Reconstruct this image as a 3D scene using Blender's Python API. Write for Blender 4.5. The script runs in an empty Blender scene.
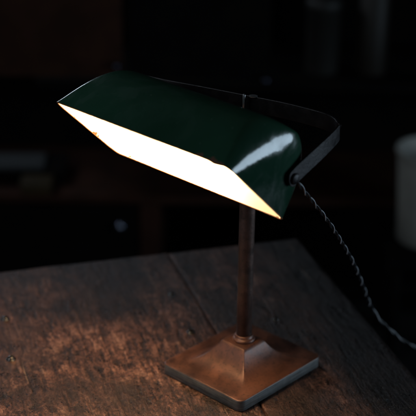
import bpy, bmesh, math, random
from mathutils import Vector, Matrix, noise

rad = math.radians
SC = bpy.context.scene
COL = SC.collection
U = 0.01                      # everything below is written in centimetres

# ------------------------------------------------------------------ camera
cam_d = bpy.data.cameras.new('camera')
cam = bpy.data.objects.new('camera', cam_d)
COL.objects.link(cam)
CP = Vector((-4.58707821, -132.72629335, 79.88346767))
pitch, roll = rad(23.6788), rad(0.7951)
D = Vector((0, math.cos(pitch), -math.sin(pitch)))
r0 = Vector((1, 0, 0)); u0 = r0.cross(D)
R_ = math.cos(roll) * r0 + math.sin(roll) * u0
U_ = -math.sin(roll) * r0 + math.cos(roll) * u0
m = Matrix((R_, U_, -D)).transposed().to_4x4()
m.translation = CP * U
cam.matrix_world = m
cam_d.sensor_width = 36
cam_d.lens = 107.7454
cam_d.clip_start = 0.05
cam_d.clip_end = 50
cam_d.dof.use_dof = True
cam_d.dof.focus_distance = 1.39
cam_d.dof.aperture_fstop = 4.8
SC.camera = cam

# ------------------------------------------------------------------ light
world = bpy.data.worlds.new('World')
SC.world = world
world.use_nodes = True
bg = world.node_tree.nodes['Background']
bg.inputs['Color'].default_value = (1.0, 0.82, 0.7, 1)
bg.inputs['Strength'].default_value = 0.004
SC.view_settings.view_transform = 'Standard'
SC.view_settings.look = 'None'
SC.view_settings.exposure = 0
SC.view_settings.gamma = 1

def window_light(name, loc, target, w, h, radiance, col):
    l = bpy.data.lights.new(name, 'AREA')
    l.shape = 'RECTANGLE'
    l.size, l.size_y = w * U, h * U
    l.color = col
    l.energy = radiance * math.pi * (w * U) * (h * U)
    o = bpy.data.objects.new(name, l)
    COL.objects.link(o)
    o.location = Vector(loc) * U
    d = (Vector(target) - Vector(loc)).normalized()
    o.rotation_euler = d.to_track_quat('-Z', 'Y').to_euler()
    return o
window_light('window_light', (185, -8, 25), (2, -12, 32), 100, 64, 5.6, (0.62, 0.82, 1.0))
window_light('window_light', (-128, 195, 92), (-30, 20, 0), 60, 40, 7.2, (0.72, 0.85, 1.0))
window_light('window_light', (-170, -110, 110), (-12, -5, 15), 90, 110, 3.0, (0.78, 0.90, 1.0))

# ------------------------------------------------------------------ helpers
def mesh_obj(name, verts, faces, mat, parent=None, smooth=False, mats=None, fm=None):
    me = bpy.data.meshes.new(name)
    me.from_pydata([tuple(Vector(v) * U) for v in verts], [], faces)
    bm = bmesh.new(); bm.from_mesh(me)
    bmesh.ops.recalc_face_normals(bm, faces=bm.faces)
    bm.to_mesh(me); bm.free()
    for mm in (mats or [mat]):
        me.materials.append(mm)
    if fm:
        for p, i in zip(me.polygons, fm): p.material_index = i
    if smooth:
        for p in me.polygons: p.use_smooth = True
    o = bpy.data.objects.new(name, me)
    COL.objects.link(o)
    if parent: o.parent = parent
    return o

def thing(name, label, cat, loc=(0, 0, 0), group=None):
    o = bpy.data.objects.new(name, None)
    o.empty_display_size = 0.02
    COL.objects.link(o)
    o.location = Vector(loc) * U
    tag(o, label, cat, group)
    return o

def tag(o, label, cat, group=None):
    o['label'] = label; o['category'] = cat
    if group: o['group'] = group
    return o

def from_bm(name, bm, mat, parent=None, smooth=False):
    """bm in centimetres"""
    bmesh.ops.recalc_face_normals(bm, faces=bm.faces)
    bmesh.ops.scale(bm, vec=(U, U, U), verts=bm.verts)
    me = bpy.data.meshes.new(name)
    bm.to_mesh(me); bm.free()
    me.materials.append(mat)
    if smooth:
        for p in me.polygons: p.use_smooth = True
    o = bpy.data.objects.new(name, me)
    COL.objects.link(o)
    if parent: o.parent = parent
    return o

def bm_box(bm, c, s, bevel=0.0, axes=None):
    """box centre c, full sizes s, optional axes (3 unit vectors)"""
    t = bmesh.new()
    bmesh.ops.create_cube(t, size=1)
    ax = axes or (Vector((1, 0, 0)), Vector((0, 1, 0)), Vector((0, 0, 1)))
    for v in t.verts:
        v.co = Vector((v.co.x * s[0], v.co.y * s[1], v.co.z * s[2]))
    if bevel:
        bmesh.ops.bevel(t, geom=t.edges[:], offset=bevel, segments=3, affect='EDGES', profile=0.5)
    for v in t.verts:
        q = v.co
        v.co = Vector(c) + q.x * ax[0] + q.y * ax[1] + q.z * ax[2]
    me = bpy.data.meshes.new('t'); t.to_mesh(me); t.free()
    bm.from_mesh(me); bpy.data.meshes.remove(me)

def lathe(profile, n=40, centre=(0, 0, 0), axis=Vector((0, 0, 1))):
    """profile list of (r, h) -> verts, faces; r=0 ends are closed"""
    a = Vector(axis).normalized()
    t = Vector((1, 0, 0)) if abs(a.x) < 0.9 else Vector((0, 1, 0))
    e1 = a.cross(t).normalized(); e2 = a.cross(e1)
    V, F = [], []
    for r, h in profile:
        for k in range(n):
            th = 2 * math.pi * k / n
            V.append(Vector(centre) + a * h + (e1 * math.cos(th) + e2 * math.sin(th)) * max(r, 1e-4))
    for i in range(len(profile) - 1):
        for k in range(n):
            k2 = (k + 1) % n
            F.append((i * n + k, i * n + k2, (i + 1) * n + k2, (i + 1) * n + k))
    F.append(tuple(range(n))[::-1])
    F.append(tuple((len(profile) - 1) * n + k for k in range(n)))
    return V, F

def tube(path, r, n=10):
    V, F = [], []
    N = len(path)
    up = None
    for i, p in enumerate(path):
        t = (path[min(i + 1, N - 1)] - path[max(i - 1, 0)]).normalized()
        if up is None:
            up = t.orthogonal().normalized()
        up = (up - t * up.dot(t)).normalized()
        b = t.cross(up)
        for k in range(n):
            a = 2 * math.pi * k / n
            V.append(p + (up * math.cos(a) + b * math.sin(a)) * r)
    for i in range(N - 1):
        for k in range(n):
            k2 = (k + 1) % n
            F.append((i * n + k, i * n + k2, (i + 1) * n + k2, (i + 1) * n + k))
    F.append(tuple(range(n))[::-1]); F.append(tuple((N - 1) * n + k for k in range(n)))
    return V, F

def catmull(pts, per=12):
    P = [Vector(p) for p in pts]
    P = [2 * P[0] - P[1]] + P + [2 * P[-1] - P[-2]]
    out = []
    for i in range(1, len(P) - 2):
        a, b, c, d = P[i - 1:i + 3]
        for k in range(per):
            t = k / per
            out.append(0.5 * ((2 * b) + (c - a) * t + (2 * a - 5 * b + 4 * c - d) * t * t + (3 * b - a - 3 * c + d) * t ** 3))
    out.append(P[-2])
    return out

# ------------------------------------------------------------------ materials
class NT:
    def __init__(self, name):
        self.m = bpy.data.materials.new(name); self.m.use_nodes = True
        self.t = self.m.node_tree
        self.p = self.t.nodes['Principled BSDF']
        self.co = self.n('ShaderNodeTexCoord').outputs['Object']
    def n(self, typ, **kw):
        x = self.t.nodes.new(typ)
        for k, v in kw.items(): setattr(x, k, v)
        return x
    def l(self, a, b): self.t.links.new(a, b)
    def mapping(self, scale=(1, 1, 1), rot=(0, 0, 0), src=None):
        x = self.n('ShaderNodeMapping')
        x.inputs['Scale'].default_value = scale
        x.inputs['Rotation'].default_value = rot
        self.l(src or self.co, x.inputs['Vector'])
        return x.outputs[0]
    def noise(self, scale, detail=4, rough=0.55, vec=None, dist=0.0):
        x = self.n('ShaderNodeTexNoise')
        x.inputs['Scale'].default_value = scale
        x.inputs['Detail'].default_value = detail
        x.inputs['Roughness'].default_value = rough
        x.inputs['Distortion'].default_value = dist
        self.l(vec or self.co, x.inputs['Vector'])
        return x.outputs['Fac']
    def ramp(self, fac, stops, interp='LINEAR'):
        x = self.n('ShaderNodeValToRGB')
        x.color_ramp.interpolation = interp
        e = x.color_ramp.elements
        while len(e) < len(stops): e.new(0.5)
        for q, (pos, c) in zip(e, stops):
            q.position = pos
            q.color = (c, c, c, 1) if isinstance(c, (int, float)) else (*c, 1)
        self.l(fac, x.inputs['Fac'])
        return x.outputs['Color']
    def mix(self, fac, a, b, mode='MIX'):
        x = self.n('ShaderNodeMix', data_type='RGBA', blend_type=mode)
        for s, val in ((x.inputs[0], fac), (x.inputs[6], a), (x.inputs[7], b)):
            if isinstance(val, (int, float)): s.default_value = val if s.type == 'VALUE' else (val, val, val, 1)
            elif isinstance(val, tuple): s.default_value = (*val, 1)
            else: self.l(val, s)
        return x.outputs[2]
    def math(self, op, a, b=0.0):
        x = self.n('ShaderNodeMath', operation=op)
        for s, val in ((x.inputs[0], a), (x.inputs[1], b)):
            if isinstance(val, (int, float)): s.default_value = val
            else: self.l(val, s)
        return x.outputs[0]
    def bump(self, h, strength, dist):
        x = self.n('ShaderNodeBump')
        x.inputs['Strength'].default_value = strength
        x.inputs['Distance'].default_value = dist
        self.l(h, x.inputs['Height'])
        return x
    def set(self, **kw):
        names = dict(color='Base Color', rough='Roughness', metal='Metallic', spec='Specular IOR Level',
                     coat='Coat Weight', coat_rough='Coat Roughness', ior='IOR')
        for k, v in kw.items():
            s = self.p.inputs[names[k]]
            if isinstance(v, (int, float)): s.default_value = v
            elif isinstance(v, tuple): s.default_value = (*v, 1)
            else: self.l(v, s)
    def spots(self, pts, size, wob_scale=150, wob=0.9):
        """1 inside irregular stains at the given object-space points (cm)"""
        w = self.noise(wob_scale, 3, 0.6)
        acc = None
        for (x, y, z, s) in pts:
            d = self.n('ShaderNodeVectorMath', operation='DISTANCE')
            self.l(self.co, d.inputs[0])
            d.inputs[1].default_value = (x * U, y * U, z * U)
            q = self.math('DIVIDE', d.outputs['Value'], s * size * U)
            q = self.math('ADD', q, self.math('MULTIPLY', self.math('SUBTRACT', w, 0.5), wob * 4))
            acc = q if acc is None else self.math('MINIMUM', acc, q)
        return self.ramp(acc, [(0.85, 1.0), (1.0, 0.0)])

GR = math.atan2(-0.957, 0.29)          # direction the planks run

def wood_mat(name, seed, edge=False):
    k = NT(name)
    off = k.n('ShaderNodeVectorMath', operation='ADD')
    k.l(k.co, off.inputs[0]); off.inputs[1].default_value = (seed, seed * 2.3, 0)
    rot = k.n('ShaderNodeVectorRotate', rotation_type='Z_AXIS')
    k.l(off.outputs[0], rot.inputs['Vector']); rot.inputs['Angle'].default_value = -GR
    v = rot.outputs[0]                   # x along the grain
    grain = k.noise(1, 6, 0.62, k.mapping((15, 120, 40), src=v), 1.2)
    fine = k.noise(1, 5, 0.65, k.mapping((170, 520, 300), src=v), 0.4)
    blot = k.noise(30, 6, 0.65, v, 0.6)
    big = k.noise(6, 3, 0.5, v)
    mott = k.noise(1, 5, 0.7, k.mapping((190, 270, 230), src=v), 0.6)
    speck = k.noise(380, 3, 0.6, v, 0.3)
    f = k.math('ADD', k.math('MULTIPLY', grain, 0.32), k.math('MULTIPLY', blot, 0.28))
    f = k.math('ADD', f, k.math('MULTIPLY', mott, 0.40))
    c = k.ramp(f, [(0.405, (0.007, 0.0038, 0.0030)), (0.475, (0.055, 0.0225, 0.0132)),
                   (0.535, (0.195, 0.078, 0.050)), (0.61, (0.48, 0.255, 0.180))])
    c = k.mix(k.ramp(speck, [(0.38, 0.92), (0.47, 0.0)]), c, (0.008, 0.005, 0.0042))
    c = k.mix(k.ramp(fine, [(0.58, 0.0), (0.72, 0.5)]), c, (0.46, 0.28, 0.19))
    c = k.mix(k.ramp(big, [(0.40, 0.72), (0.58, 0.0)]), c, (0.022, 0.012, 0.009))
    # old dark pits and knocks
    vor = k.n('ShaderNodeTexVoronoi'); vor.inputs['Scale'].default_value = 40
    k.l(k.mapping((1, 1.6, 1), src=v), vor.inputs['Vector'])
    pit = k.ramp(k.math('ADD', vor.outputs['Distance'], k.math('MULTIPLY', k.math('SUBTRACT', mott, 0.5), 0.5)),
                 [(0.045, 1.0), (0.12, 0.0)])
    pit = k.math('MULTIPLY', pit, k.ramp(k.noise(13, 2, 0.5, v), [(0.48, 0.0), (0.56, 1.0)]))
    c = k.mix(k.math('MULTIPLY', pit, 0.85), c, (0.006, 0.004, 0.0035))
    if edge:                              # shade deepening towards the outer edge, painted into the colour
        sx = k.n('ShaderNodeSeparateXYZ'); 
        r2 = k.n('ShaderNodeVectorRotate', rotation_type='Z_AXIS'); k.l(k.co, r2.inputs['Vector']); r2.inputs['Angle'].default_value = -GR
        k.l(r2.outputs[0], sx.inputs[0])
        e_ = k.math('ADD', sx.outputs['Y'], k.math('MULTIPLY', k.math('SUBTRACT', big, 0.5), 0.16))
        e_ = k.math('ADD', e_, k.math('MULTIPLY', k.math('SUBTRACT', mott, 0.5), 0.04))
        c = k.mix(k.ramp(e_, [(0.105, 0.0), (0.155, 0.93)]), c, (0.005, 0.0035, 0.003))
    # a few long scratches running with and across the boards
    sc = k.noise(1, 2, 0.5, k.mapping((9, 260, 1), rot=(0, 0, 0.5), src=v), 0.2)
    scr = k.ramp(sc, [(0.70, 0.0), (0.735, 0.5)])
    c = k.mix(scr, c, (0.40, 0.26, 0.18))
    k.set(color=c, rough=k.ramp(k.math('ADD', k.math('MULTIPLY', blot, 0.5), k.math('MULTIPLY', speck, 0.5)), [(0.36, 0.22), (0.62, 0.48)]), spec=0.6)
    h = k.math('ADD', k.math('MULTIPLY', grain, 1.2), k.math('MULTIPLY', mott, 0.8))
    h = k.math('ADD', h, k.math('MULTIPLY', speck, 0.5))
    h = k.math('SUBTRACT', h, k.math('MULTIPLY', pit, 0.8))
    b = k.bump(h, 0.9, 0.0022)
    b2 = k.bump(blot, 0.6, 0.005)
    k.l(b.outputs[0], b2.inputs['Normal'])
    k.l(b2.outputs[0], k.p.inputs['Normal'])
    return k.m

def rust_mat(name, light, dark, rough=(0.38, 0.6), metal=0.35, scale=60):
    k = NT(name)
    a = k.noise(scale, 6, 0.62, None, 0.4); b = k.noise(scale * 7, 4, 0.6); c0 = k.noise(scale * 0.25, 3, 0.5)
    c = k.ramp(k.math('ADD', k.math('MULTIPLY', a, 0.6), k.math('MULTIPLY', c0, 0.4)), [(0.36, dark), (0.62, light)])
    c = k.mix(k.ramp(b, [(0.30, 0.7), (0.46, 0.0)]), c, tuple(x * 0.45 for x in dark))
    k.set(color=c, metal=metal, rough=k.ramp(a, [(0.3, rough[0]), (0.7, rough[1])]), spec=0.5)
    bb = k.bump(k.math('ADD', b, a), 0.35, 0.0006)
    k.l(bb.outputs[0], k.p.inputs['Normal'])
    return k.m

def plain_mat(name, col, rough=0.6, metal=0.0, var=0.25, scale=30, bump=0.15, spec=0.5):
    k = NT(name)
    a = k.noise(scale, 5, 0.6)
    c = k.ramp(a, [(0.3, tuple(x * (1 - var) for x in col)), (0.7, tuple(min(1, x * (1 + var)) for x in col))])
    k.set(color=c, rough=rough, metal=metal, spec=spec)
    bb = k.bump(a, bump, 0.002); k.l(bb.outputs[0], k.p.inputs['Normal'])
    return k.m

# ------------------------------------------------------------------ shade frame of reference
O = Vector((-9.0244, -9.5229, 31.4438))
AX = Vector((0.72877171, -0.68450748, -0.01847457))
SU = Vector((-0.48997500, -0.54012704, 0.68424212))
SV = Vector((0.47834746, 0.48960422, 0.72902086))
def sh(u, w, v): return O + u * SU + w * AX + v * SV
A_, H_, L_, Q_, N_, RR, RE, SK, ASH, RG = 6.315, 7.903, 12.979, 0.71, 2.893, 0.74, 0.831, -1.338, 0.793, 2.223

def rrect(w, l, r, k=10, sub=24, ex=1.0):
    rx = min(r * ex, .92 * w); r = min(r, .9 * l)
    pts = []
    for sx, sy, a0 in ((1, 1, 0), (-1, 1, 90), (-1, -1, 180), (1, -1, 270)):
        arc = []
        for i in range(k):
            a = rad(a0 + 90 * i / (k - 1))
            arc.append((sx * (w - rx) + rx * math.cos(a), sy * (l - r) + r * math.sin(a)))
        if pts:
            p, q = pts[-1], arc[0]
            for j in range(1, sub): pts.append((p[0] + (q[0] - p[0]) * j / sub, p[1] + (q[1] - p[1]) * j / sub))
        pts += arc
    p, q = pts[-1], pts[0]
    for j in range(1, sub): pts.append((p[0] + (q[0] - p[0]) * j / sub, p[1] + (q[1] - p[1]) * j / sub))
    return pts

def shade_loops(inset, levels=46, wob=0.0):
    V, F = [], []
    n = None
    for i in range(levels):
        t = math.sin(math.pi / 2 * i / (levels - 1))
        w = A_ * max(1 - t ** N_, 4e-4) ** (1 / N_) - (inset if t < .97 else inset * (1 - t) / .03)
        w = max(w, 0.05)
        l = L_ - Q_ * t - RE * (1 - math.sqrt(max(1 - t ** 3, 0))) - inset
        q = rrect(w, l, RR + RG * t ** 0.8, 18, 24, 2.2)
        n = len(q)
        for (a, b) in q:
            P = sh(a + SK * t, b + ASH * t, t * (H_ - inset))
            if wob:
                d = noise.noise(P * 0.16) * wob + noise.noise(P * 0.5 + Vector((7, 3, 1))) * wob * 0.35
                P = P + d * (P - sh(0, b * 0.8, 1)).normalized()
            if i < 3 and a > A_ * .97:                  # knocked, flaking front lip
                g = max(0, 1 - abs(b - 10.6) / 1.9) * 0.8 + 0.03
                P = P - SV * (0.55 * g * max(0, noise.noise(Vector((b * 4.2, 3.1, 0))) + .12)) * (1 - i / 3)
            V.append(P)
    for i in range(levels - 1):
        for k in range(n):
            k2 = (k + 1) % n
            F.append((i * n + k, i * n + k2, (i + 1) * n + k2, (i + 1) * n + k))
    F.append(tuple((levels - 1) * n + k for k in range(n)))
    return V, F, n

# chips and rust on the enamel (points in cm)
def rim_pt(px_w, side): return sh(side * A_, px_w, 0)
chipsB = [(*rim_pt(x, 1), s) for x, s in ((8.6, .22), (9.3, .42), (9.9, .3), (10.5, .5), (11.1, .32), (11.8, .42), (12.3, .25), (3.0, .12), (6.0, .18))]
chipsC = [(*rim_pt(x, -1), s) for x, s in ((11.9, .3), (12.2, .2), (-10.6, .25))]
endL = [(*sh(2.4, -L_, 0), .22), (*sh(-1.6, -L_, 0), .42), (*sh(-2.3, -L_, 0), .36)]

k = NT('green_enamel')
n1 = k.noise(9, 3, 0.5); n2 = k.noise(900, 2, 0.5); n3 = k.noise(45, 4, 0.55)
c = k.ramp(n1, [(0.35, (0.010, 0.042, 0.024)), (0.65, (0.017, 0.062, 0.037))])
c = k.mix(k.ramp(n2, [(0.74, 0.0), (0.80, 0.5)]), c, (0.12, 0.14, 0.12))
vd = k.n('ShaderNodeTexVoronoi'); vd.inputs['Scale'].default_value = 95; k.l(k.co, vd.inputs['Vector'])
sep = k.n('ShaderNodeSeparateColor'); k.l(vd.outputs['Color'], sep.inputs[0])
dust = k.math('MULTIPLY', k.ramp(vd.outputs['Distance'], [(0.035, 1.0), (0.075, 0.0)]), k.ramp(sep.outputs[0], [(0.72, 0.0), (0.74, 1.0)]))
smud = k.noise(14, 5, 0.65, None, 1.5)
c = k.mix(k.math('MULTIPLY', dust, 0.6), c, (0.14, 0.16, 0.14))
sp = k.spots(chipsB + [(*sh(3.2, -9, 6.0), .1), (*sh(2.6, -7.5, 6.6), .08)], 1.0)
c = k.mix(sp, c, (0.085, 0.030, 0.014))
k.set(color=c, rough=k.mix(sp, k.ramp(smud, [(0.35, 0.12), (0.65, 0.34)]), 0.7), coat=0.6, coat_rough=k.ramp(smud, [(0.42, 0.03), (0.7, 0.16)]), ior=1.55, spec=0.5)
bb = k.bump(k.math('ADD', k.math('MULTIPLY', n3, 1.0), k.math('MULTIPLY', n1, 1.5)), 0.12, 0.004)
k.l(bb.outputs[0], k.p.inputs['Normal'])
k.l(bb.outputs[0], k.p.inputs['Coat Normal'])
M_green = k.m

k = NT('white_enamel')
n1 = k.noise(20, 4, 0.6)
c = k.ramp(n1, [(0.3, (0.55, 0.52, 0.43)), (0.7, (0.63, 0.60, 0.50))])
c = k.mix(k.spots(chipsB[:5] + chipsC + endL, 0.95), c, (0.16, 0.035, 0.008))
k.set(color=c, rough=0.3)
M_white = k.m
M_rim = rust_mat('bare_rim_metal', (0.30, 0.11, 0.04), (0.10, 0.04, 0.02), metal=0.2, scale=200)
M_base = rust_mat('browned_iron', (0.215, 0.080, 0.044), (0.072, 0.032, 0.024), (0.36, 0.55), 0.35, 45)
M_base.node_tree.nodes['Principled BSDF'].inputs['Coat Weight'].default_value = 0.35
M_base.node_tree.nodes['Principled BSDF'].inputs['Coat Roughness'].default_value = 0.38
M_pole = rust_mat('browned_steel', (0.150, 0.085, 0.068), (0.065, 0.046, 0.040), (0.34, 0.55), 0.5, 80)
M_yoke = rust_mat('dark_iron_strap', (0.020, 0.016, 0.017), (0.010, 0.008, 0.009), (0.30, 0.5), 0.4, 70)

k = NT('worn_steel_edge')
s1 = k.noise(1, 3, 0.5, k.mapping((25, 25, 900)))
s2 = k.noise(90, 4, 0.6)
c = k.ramp(k.math('ADD', k.math('MULTIPLY', s1, 0.6), k.math('MULTIPLY', s2, 0.4)), [(0.36, (0.055, 0.055, 0.052)), (0.62, (0.17, 0.17, 0.168))])
k.set(color=c, metal=0.3, rough=0.55)
bb = k.bump(s1, 0.3, 0.0006); k.l(bb.outputs[0], k.p.inputs['Normal'])
M_edge = k.m

k = NT('bulb_glow')
k.t.nodes.remove(k.p)
e = k.n('ShaderNodeEmission'); e.inputs['Color'].default_value = (1.0, 0.71, 0.41, 1); e.inputs['Strength'].default_value = 145
k.l(e.outputs[0], k.t.nodes['Material Output'].inputs['Surface'])
M_bulb = k.m
M_porc = plain_mat('white_porcelain', (0.75, 0.73, 0.68), 0.3, 0, .05)
M_brass = plain_mat('aged_brass', (0.42, 0.27, 0.10), 0.35, 0.9)
k = NT('black_braided_cloth')
w = k.n('ShaderNodeTexWave'); w.inputs['Scale'].default_value = 220; w.inputs['Distortion'].default_value = 2
k.l(k.co, w.inputs['Vector'])
k.set(color=k.ramp(w.outputs['Fac'], [(0.3, (0.012, 0.012, 0.014)), (0.8, (0.03, 0.03, 0.034))]), rough=0.3, spec=0.7)
bb = k.bump(w.outputs['Fac'], 0.4, 0.0004); k.l(bb.outputs[0], k.p.inputs['Normal'])
M_cord = k.m
M_cord2 = plain_mat('grey_braided_cloth', (0.022, 0.022, 0.025), 0.27, 0, .5, 300, .5)
M_steel = plain_mat('bright_steel', (0.42, 0.42, 0.43), 0.35, 0.8, .2, 60)
M_cord3 = plain_mat('pale_fleck_strand', (0.50, 0.52, 0.56), 0.45, 0, .3, 300, .3)
M_bolt = rust_mat('blackened_bolt', (0.13, 0.12, 0.115), (0.035, 0.03, 0.028), (0.16, 0.30), 0.8, 120)

# ------------------------------------------------------------------ setting
def sheet(name, pts, mat):
    o = mesh_obj(name, pts, [tuple(range(len(pts)))], mat)
    o['kind'] = 'structure'
    return o
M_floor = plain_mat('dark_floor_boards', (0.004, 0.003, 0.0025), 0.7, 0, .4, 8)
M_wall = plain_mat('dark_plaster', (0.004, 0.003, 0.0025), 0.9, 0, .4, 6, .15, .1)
sheet('floor', [(-400, -400, -75), (400, -400, -75), (400, 260, -75), (-400, 260, -75)], M_floor)
wl = sheet('wall', [(-400, 215, -75), (400, 215, -75), (400, 215, 190), (-400, 215, 190)], M_wall)

# ------------------------------------------------------------------ table
TD = Vector((0.29, -0.957, 0)).normalized()       # plank direction (towards the viewer)
TB = Vector((0.957, 0.29, 0)).normalized()        # across the planks
def tp(b, d, z=0): return TB * b + TD * d + Vector((0, 0, z))
table = thing('wooden_table', 'worn dark brown plank table with round iron bolt heads under the lamp', 'table', (0, 0, -5))
TL = Vector((0, 0, -5))

def plank(b0, b1, d0, d1, seed, wood, nb, nd):
    """one thick board with an uneven, rounded top edge"""
    V, F = [], []
    idx = {}
    def hgt(b, d):
        e = min(b - b0, b1 - b, d - d0, d1 - d)
        z = 0.03 * noise.noise(Vector((b * .12, d * .05, seed))) + 0.012 * noise.noise(Vector((b * .5, d * .3, seed + 4)))
        if e < 0.55: z -= (0.55 - e) ** 2 * (0.55 + 0.4 * noise.noise(Vector((b * .3, d * .3, seed + 9))))
        return z
    def steps(a, b, n):
        s = [a, a + .08, a + .2, a + .38, a + .6]
        e = [b - .6, b - .38, b - .2, b - .08, b]
        return s + [a + .6 + (b - a - 1.2) * i / n for i in range(1, n)] + e
    bs, ds = steps(b0, b1, nb), steps(d0, d1, nd)
    for i, b in enumerate(bs):
        for j, d in enumerate(ds):
            bb = b
            if i in (0, len(bs) - 1): bb += 0.05 * noise.noise(Vector((d * .25, seed, 2)))
            dd = d
            if j in (0, len(ds) - 1): dd += 0.12 * noise.noise(Vector((b * .2, seed, 5)))
            idx[i, j] = len(V); V.append(tp(bb, dd, hgt(b, d)) - TL)
    nb_, nd_ = len(bs), len(ds)
    for i in range(nb_ - 1):
        for j in range(nd_ - 1):
            F.append((idx[i, j], idx[i + 1, j], idx[i + 1, j + 1], idx[i, j + 1]))
    ring = [(i, 0) for i in range(nb_)] + [(nb_ - 1, j) for j in range(1, nd_)] + [(i, nd_ - 1) for i in range(nb_ - 2, -1, -1)] + [(0, j) for j in range(nd_ - 2, 0, -1)]
    low = []
    for q in ring:
        low.append(len(V)); p = V[idx[q]].copy(); p.z = 0.0; V.append(p)
    for a in range(len(ring)):
        b = (a + 1) % len(ring)
        F.append((idx[ring[a]], idx[ring[b]], low[b], low[a]))
    F.append(tuple(low))
    return mesh_obj('plank', V, F, wood, table, smooth=True)
P1 = plank(-62, -0.50, -34.6, 48, 1.7, wood_mat('old_table_wood', 0.31), 90, 120)
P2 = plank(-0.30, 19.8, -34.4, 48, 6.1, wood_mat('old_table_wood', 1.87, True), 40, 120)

def bolt(x, y, r, h, par):
    prof = [(r * 1.25, -0.25), (r * 1.25, 0.03), (r * 1.05, 0.10)]
    for i in range(8):
        a = math.pi / 2 * i / 7
        prof.append((r * math.cos(a), 0.10 + h * math.sin(a)))
    V, F = lathe(prof, 24, Vector((x, y, 0)) - TL)
    V = [v + 0.05 * Vector((noise.noise(v), noise.noise(v + Vector((5, 0, 0))), 0)) for v in V]
    return mesh_obj('bolt', V, F, M_bolt, par, smooth=True)
for x, y, r, h in ((-31.2, 11.9, .50, .38), (-28.9, 1.7, .50, .38), (-9.4, 19.4, .42, .26), (-6.6, 9.1, .45, .25)):
    bolt(x, y, r, h, P1)
for x, y, r, h in ((4.6, 12.8, .42, .28),):
    bolt(x, y, r, h, P2)

# ------------------------------------------------------------------ lamp
lamp = thing('desk_lamp', 'lit desk lamp with dark green enamel trough shade on a rusty square foot', 'lamp')
BY = rad(42.793)
E1 = Vector((math.cos(BY), -math.sin(BY), 0)); E2 = Vector((-math.sin(BY), -math.cos(BY), 0))
BC = Vector((-0.14, 0, 0))
HX, HY, BR, BT = 6.5, 7.487, 0.9, 1.47
# base: rounded slab whose upper face swells into a concave four sided peak
def base_mesh():
    V, F = [], []
    def ring(hx, hy, r, z, k=9, sub=14):
        s = len(V)
        q = rrect(hx, hy, r, k, sub)
        for a, b in q: V.append(BC + E1 * a + E2 * b + Vector((0, 0, z)))
        return s, len(q)
    levels = [(0, 0.10), (-0.0, 0.04)]
    rings = []
    rings.append(ring(HX - .10, HY - .10, BR - .1, 0.0))
    rings.append(ring(HX, HY, BR, 0.10))
    rings.append(ring(HX, HY, BR, BT * .5))
    rings.append(ring(HX, HY, BR, BT - .16))
    for a in (30, 60, 90):
        rings.append(ring(HX - .16 * (1 - math.cos(rad(a))), HY - .16 * (1 - math.cos(rad(a))), BR - .1, BT - .16 + .16 * math.sin(rad(a))))
    n_edge = len(rings)
    # flat margin then the flare up to the little plateau
    S0, S1, Z1 = 5.35, 1.80, 4.15
    for s, z in ((5.7, BT + 0.01), (5.4, BT + 0.02)):
        rings.append(ring(s, s + .75 * (s - 4.5), .55, z))
    for i in range(19):
        t = i / 18
        s = S0 + (S1 - S0) * t
        z = BT + 0.03 + (Z1 - BT) * (t ** 2.5)
        rings.append(ring(s, s + 0.3 * (1 - t), max(.10, .45 * (1 - t) ** 1.2), z))
    for s, z in ((S1 - .12, Z1 + .07), (S1 - .35, Z1 + .10)):
        rings.append(ring(s, s, .15, z))
    n = rings[0][1]
    fm = []
    for i in range(len(rings) - 1):
        for k in range(n):
            k2 = (k + 1) % n
            F.append((rings[i][0] + k, rings[i][0] + k2, rings[i + 1][0] + k2, rings[i + 1][0] + k))
            fm.append(1 if i < n_edge - 3 else 0)
    F.append(tuple(rings[0][0] + k for k in range(n))); fm.append(1)
    F.append(tuple(rings[-1][0] + k for k in range(n))); fm.append(0)
    return V, F, fm
V, F, fm = base_mesh()
base = mesh_obj('base', V, F, None, lamp, smooth=True, mats=[M_base, M_edge], fm=fm)
base.location = (0, 0, 0.03 * U)

PT = 33.2
V, F = lathe([(0.94, 4.0), (0.94, 12), (0.93, 20), (0.92, 30), (0.92, PT - .12), (0.82, PT), (0.0, PT)], 36)
mesh_obj('pole', V, F, M_pole, lamp, smooth=False)
po = [o for o in lamp.children if o.name.startswith('pole')][0]
for p in po.data.polygons:
    if abs(p.normal.z) < .3: p.use_smooth = True
prof = [(1.0, 4.18), (1.22, 4.20), (1.34, 4.30), (1.38, 4.45), (1.33, 4.60), (1.20, 4.70), (1.12, 4.74), (1.10, 4.95), (1.06, 5.05), (0.95, 5.08)]
V, F = lathe(prof, 40)
mesh_obj('collar', V, F, M_base, lamp, smooth=True)

# yoke: one flat iron strap bent round three sides of the shade
WV = Vector((0, 0, 1))
pivR = Vector((3.76, -14.7, 31.7)); pivL = Vector((-15.17, 2.9, 32.2))
ZB = 34.55
def at_z(px, py, z):
    v = D + R_ * (px - 208) / 1245.0585 - U_ * (py - 208) / 1245.0585
    return CP + v * ((z - CP.z) / v.z)
drop = Vector((0, 0, -0.92))
barpts = [(-15.0, 8.4, ZB)] + [at_z(*q) + drop for q in ((168, 80, 35.3), (206, 87, 35.3), (247, 95, 35.3), (285, 102.6, 35.3), (314, 109.8, 35.3), (327, 113.8, 35.3), (334, 117.4, 35.3), (337.6, 121.5, 35.25), (338, 126, 35.0))]
armR = [(7.5, -10.9, 33.5), pivR + AX * .42 + Vector((.55, .65, .4)), pivR + AX * .42 + Vector((-.45, -.55, -.3))]
armL = [pivL - AX * .42 + Vector((-.4, -.5, -.3)), pivL - AX * .42 + Vector((.5, .6, .3)), (-15.3, 6.2, 34.0)]
path = catmull([*armL, *barpts, *armR], 10)
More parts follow.
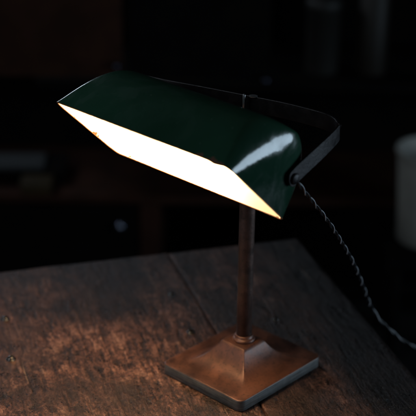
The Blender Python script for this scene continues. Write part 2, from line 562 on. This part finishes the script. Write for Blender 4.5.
def strap(path, hw, th):
    V, F = [], []
    N = len(path)
    for i, p in enumerate(path):
        t = (path[min(i + 1, N - 1)] - path[max(i - 1, 0)]).normalized()
        nrm = t.cross(WV).normalized(); w = nrm.cross(t).normalized()
        f = 1.0
        e = min(i, N - 1 - i)
        if e < 5: f = [0.35, .68, .86, .95, .99][e]
        for a, b in ((-1, -.8), (-.8, -1), (.8, -1), (1, -.8), (1, .8), (.8, 1), (-.8, 1), (-1, .8)):
            aa = max(-1, min(1, a)); bb = b
            V.append(p + nrm * th * aa + w * (hw * f - (.05 if abs(b) < .9 else 0)) * (1 if bb > 0 else -1))
    for i in range(N - 1):
        for k in range(8):
            k2 = (k + 1) % 8
            F.append((i * 8 + k, i * 8 + k2, (i + 1) * 8 + k2, (i + 1) * 8 + k))
    F.append(tuple(range(8))); F.append(tuple((N - 1) * 8 + k for k in range(8)))
    return V, F
V, F = strap(path, 0.92, 0.13)
yoke = mesh_obj('yoke', V, F, M_yoke, lamp)
for pv, s in ((pivR, 1), (pivL, -1)):
    V, F = lathe([(0.42, -.6), (0.42, .58), (0.62, .58), (0.62, .70), (0.5, .84), (0.28, .92), (0, .95)], 24, pv, AX * s)
    mesh_obj('pivot_bolt', V, F, M_yoke, yoke, smooth=False)
# thin threaded stem that carries the strap above the pole
V, F = lathe([(0.17, 33.0), (0.17, 35.55), (0.12, 35.65), (0, 35.65)], 16, (-0.72, 0.0, 0))
mesh_obj('stem', V, F, M_steel, lamp, smooth=True)
V, F = lathe([(0.3, 35.28), (0.5, 35.3), (0.52, 35.36), (0.3, 35.42), (0, 35.42)], 20, (0.3, 0.3, 0))
mesh_obj('washer', V, F, M_steel, yoke, smooth=False)

# shade
V, F, n = shade_loops(0.0, wob=0.028)
shade = mesh_obj('shade', V, F, M_green, lamp, smooth=True)
V2, F2, n2 = shade_loops(0.16)
mesh_obj('enamel_lining', V2, F2, M_white, shade, smooth=True)
# rolled bare edge between the outer and inner skin
RV, RF = [], []
for i in range(n):
    o_ = V[i]; i_ = V2[i]
    mid = (o_ + i_) / 2
    for a in range(7):
        th = math.pi * a / 6
        RV.append(mid + (o_ - mid) * math.cos(th) * 1.12 - SV * 0.10 * math.sin(th) + SV * 0.012)
for i in range(n):
    j = (i + 1) % n
    for a in range(6): RF.append((i * 7 + a, j * 7 + a, j * 7 + a + 1, i * 7 + a + 1))
    RF.append((i * 7 + 6, j * 7 + 6, j * 7, i * 7))
mesh_obj('rim', RV, RF, M_rim, shade, smooth=True)

# bulb
bc = sh(0.2, -3.4, 3.9)
BRAD = 2.3
prof = [(0, -BRAD)]
for i in range(1, 15):
    a = -math.pi / 2 + math.pi * 0.80 * i / 14
    prof.append((BRAD * math.cos(a), BRAD * math.sin(a)))
prof += [(1.45, 2.35), (1.32, 3.1), (1.28, 3.6), (0, 3.6)]
V, F = lathe(prof, 32, bc, AX)
bulb = mesh_obj('bulb', V, F, M_bulb, lamp, smooth=True)
V, F = lathe([(1.32, 3.58), (1.36, 4.4), (1.7, 4.6), (1.7, 8.0), (1.2, 8.4), (0.9, 15.0), (0, 15.0)], 28, bc, AX)
mesh_obj('socket', V, F, M_porc, lamp, smooth=False)

# twisted cord
def at_y(px, py, y):
    v = D + R_ * (px - 208) / 1245.0585 - U_ * (py - 208) / 1245.0585
    return CP + v * ((y - CP.y) / v.y)
cp = [at_y(*q) for q in ((288, 175, -14.9), (293, 177, -14.2), (309, 197, -10.8), (328, 221, -6), (340, 239.5, -1.5), (352, 260, 4), (362, 283, 10), (371.5, 307.5, 15.6), (384, 324, 16.3), (400, 338, 16.6), (417, 348.5, 17), (432, 356, 17.5), (460, 372, 18))]
cpath = catmull(cp, 40)
# even spacing
S = [0]
for a, b in zip(cpath, cpath[1:]): S.append(S[-1] + (b - a).length)
tot = S[-1]; step = 0.07; res = []; j = 0
for i in range(int(tot / step)):
    s = i * step
    while S[j + 1] < s: j += 1
    f = (s - S[j]) / (S[j + 1] - S[j]); res.append(cpath[j].lerp(cpath[j + 1], f))

def strand(ph, hr=0.112, tr=0.108):
    out = []
    up = None
    for i, p in enumerate(res):
        t = (res[min(i + 1, len(res) - 1)] - res[max(i - 1, 0)]).normalized()
        if up is None: up = t.orthogonal().normalized()
        up = (up - t * up.dot(t)).normalized(); b = t.cross(up)
        a = ph + 2 * math.pi * i * step / 4.0 + 0.5 * 1.6 * noise.noise(Vector((i * step * 0.12, 2.2, 7)))
        out.append(p + (up * math.cos(a) + b * math.sin(a)) * hr)
    return tube(out, tr, 9)
Va, Fa = strand(0); Vb, Fb = strand(math.pi)
Vc, Fc = strand(0.2, 0.185, 0.058)  # thin pale strand, shows as flecks along the twist
CV, CF, CM = [], [], []
for vv, ff, mi in ((Va, Fa, 0), (Vb, Fb, 1), (Vc, Fc, 2)):
    CF += [tuple(x + len(CV) for x in f) for f in ff]; CM += [mi] * len(ff); CV += vv
mesh_obj('cord', CV, CF, None, lamp, smooth=True, mats=[M_cord, M_cord2, M_cord3], fm=CM)

# ------------------------------------------------------------------ dark room behind
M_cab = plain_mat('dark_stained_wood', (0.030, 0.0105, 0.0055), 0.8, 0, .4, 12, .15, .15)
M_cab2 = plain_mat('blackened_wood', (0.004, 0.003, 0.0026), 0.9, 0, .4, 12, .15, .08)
shelf = thing('shelf_unit', 'dark wooden shelf unit in the shadow behind the table', 'shelf', (0, 165, -75))
SB = Vector((0, 165, -75))
def part(name, c, s, mat, par=shelf, bev=.4):
    bm = bmesh.new(); bm_box(bm, Vector(c) - SB, s, bev)
    return from_bm(name, bm, mat, par)
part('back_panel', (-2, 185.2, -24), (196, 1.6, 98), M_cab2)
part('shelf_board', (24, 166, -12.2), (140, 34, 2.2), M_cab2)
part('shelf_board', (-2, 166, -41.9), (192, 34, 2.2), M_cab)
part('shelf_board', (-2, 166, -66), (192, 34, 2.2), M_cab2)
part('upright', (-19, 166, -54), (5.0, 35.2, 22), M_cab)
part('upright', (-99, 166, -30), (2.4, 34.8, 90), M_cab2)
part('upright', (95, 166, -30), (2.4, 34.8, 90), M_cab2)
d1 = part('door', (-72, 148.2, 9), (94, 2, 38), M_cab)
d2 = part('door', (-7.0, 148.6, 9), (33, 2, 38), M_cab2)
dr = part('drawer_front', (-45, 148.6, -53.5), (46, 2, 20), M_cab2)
M_knob = plain_mat('glass_knob', (0.30, 0.33, 0.42), 0.08, 0.9, .05, 20, 0)
def knob(c, par):
    V, F = lathe([(.5, 1.2), (.45, .6)] + [(1.05 * math.sin(math.pi * (i + 2) / 12), -.6 + 1.05 * math.cos(math.pi * (i + 2) / 12)) for i in range(11)][::1], 24, Vector(c) - SB, Vector((0, 1, 0)))
    return mesh_obj('knob', V, F, M_knob, par, smooth=True)
M_knob_dark = plain_mat('dull_glass_knob', (0.06, 0.065, 0.09), 0.12, 0.9, .05, 20, 0)
for q_, par_ in (((-26.3, 146.3, -6.6), d1), ((8.4, 146.6, -9.6), d2)):
    knob(q_, par_).data.materials[0] = M_knob_dark
knob((-26, 146.6, -47.6), dr)

def pot(name, label, cat, c, prof, mat, group=None):
    t = tag(mesh_obj(name, *lathe(prof, 32, (0, 0, 0)), mat, None, smooth=True), label, cat, group)
    t.location = Vector(c) * U
    return t
M_cer = plain_mat('off_white_enamel', (0.37, 0.36, 0.33), 0.55, 0, .2, 10)
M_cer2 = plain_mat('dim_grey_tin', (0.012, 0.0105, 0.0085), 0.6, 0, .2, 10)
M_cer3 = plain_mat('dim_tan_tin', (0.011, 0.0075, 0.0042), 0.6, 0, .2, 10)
pot('enamel_pail', 'pale whitish pail blurred in the dark at the right edge', 'pail', (48.6, 138, -45.85),
    [(7.6, 0), (8.0, .3), (8.3, 8), (9.0, 20), (9.3, 21.8), (9.6, 22.2), (9.5, 22.8), (8.9, 22.6), (8.4, 12), (0, 12)], M_cer)
st = thing('stool', 'dark wooden stool carrying the pale pail at the right edge', 'stool', (48.6, 138, -75))
bm = bmesh.new(); bm_box(bm, (0, 0, 27.4), (24, 24, 3.4), .5); from_bm('seat', bm, M_cab2, st)
for sx in (-1, 1):
    for sy in (-1, 1):
        V, F = lathe([(1.3, 0), (1.5, 13), (1.7, 25.6)], 14, (sx * 9, sy * 9, 0), Vector((0, 0, 1)))
        mesh_obj('leg', V, F, M_cab2, st, smooth=True)
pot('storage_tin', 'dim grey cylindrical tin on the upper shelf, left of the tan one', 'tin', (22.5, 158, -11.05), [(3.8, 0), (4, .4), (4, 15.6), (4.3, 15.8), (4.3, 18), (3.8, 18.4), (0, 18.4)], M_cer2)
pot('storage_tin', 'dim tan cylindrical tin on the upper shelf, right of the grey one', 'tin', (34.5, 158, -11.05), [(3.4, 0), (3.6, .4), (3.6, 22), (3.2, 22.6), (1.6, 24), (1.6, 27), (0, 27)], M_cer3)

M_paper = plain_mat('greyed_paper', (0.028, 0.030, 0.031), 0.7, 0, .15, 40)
pap = thing('paper_bundle', 'bundle of greyish papers lying on the dark box at far left', 'papers', (-57, 160, -37.0))
for q, (dx, dz, w_, a) in enumerate(((0, .6, 22, .05),)):
    bm = bmesh.new()
    ca, sa = math.cos(a), math.sin(a)
    bm_box(bm, (dx, 0, dz), (w_, 9, 1.15), .12, (Vector((ca, sa, 0)), Vector((-sa, ca, 0)), Vector((0, 0, 1))))
    from_bm('sheets', bm, M_paper, pap)
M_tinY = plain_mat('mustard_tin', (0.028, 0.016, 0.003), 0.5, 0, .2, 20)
bm = bmesh.new(); bm_box(bm, (0, 0, 1.3), (7.5, 6, 2.6), .4); bm_box(bm, (0, 0, 2.75), (7.8, 6.3, .6), .2)
yb = from_bm('small_tin', bm, M_tinY); tag(yb, 'small mustard yellow tin on the shelf in front of the dark box, left side', 'tin'); yb.location = Vector((-47, 146.8 + 5, -40.75)) * U
bx = bmesh.new(); bm_box(bx, (0, 0, 1.5), (30, 12, 3.0), .3); bm_box(bx, (0, 0, 3.2), (30.6, 12.6, 1.0), .2)
bo = from_bm('storage_box', bx, M_cab2); tag(bo, 'flat blackish box with a lid carrying the grey papers at far left', 'box'); bo.location = Vector((-56, 162, -40.75)) * U
bpy.context.view_layer.update()
SC.render.engine = 'CYCLES'
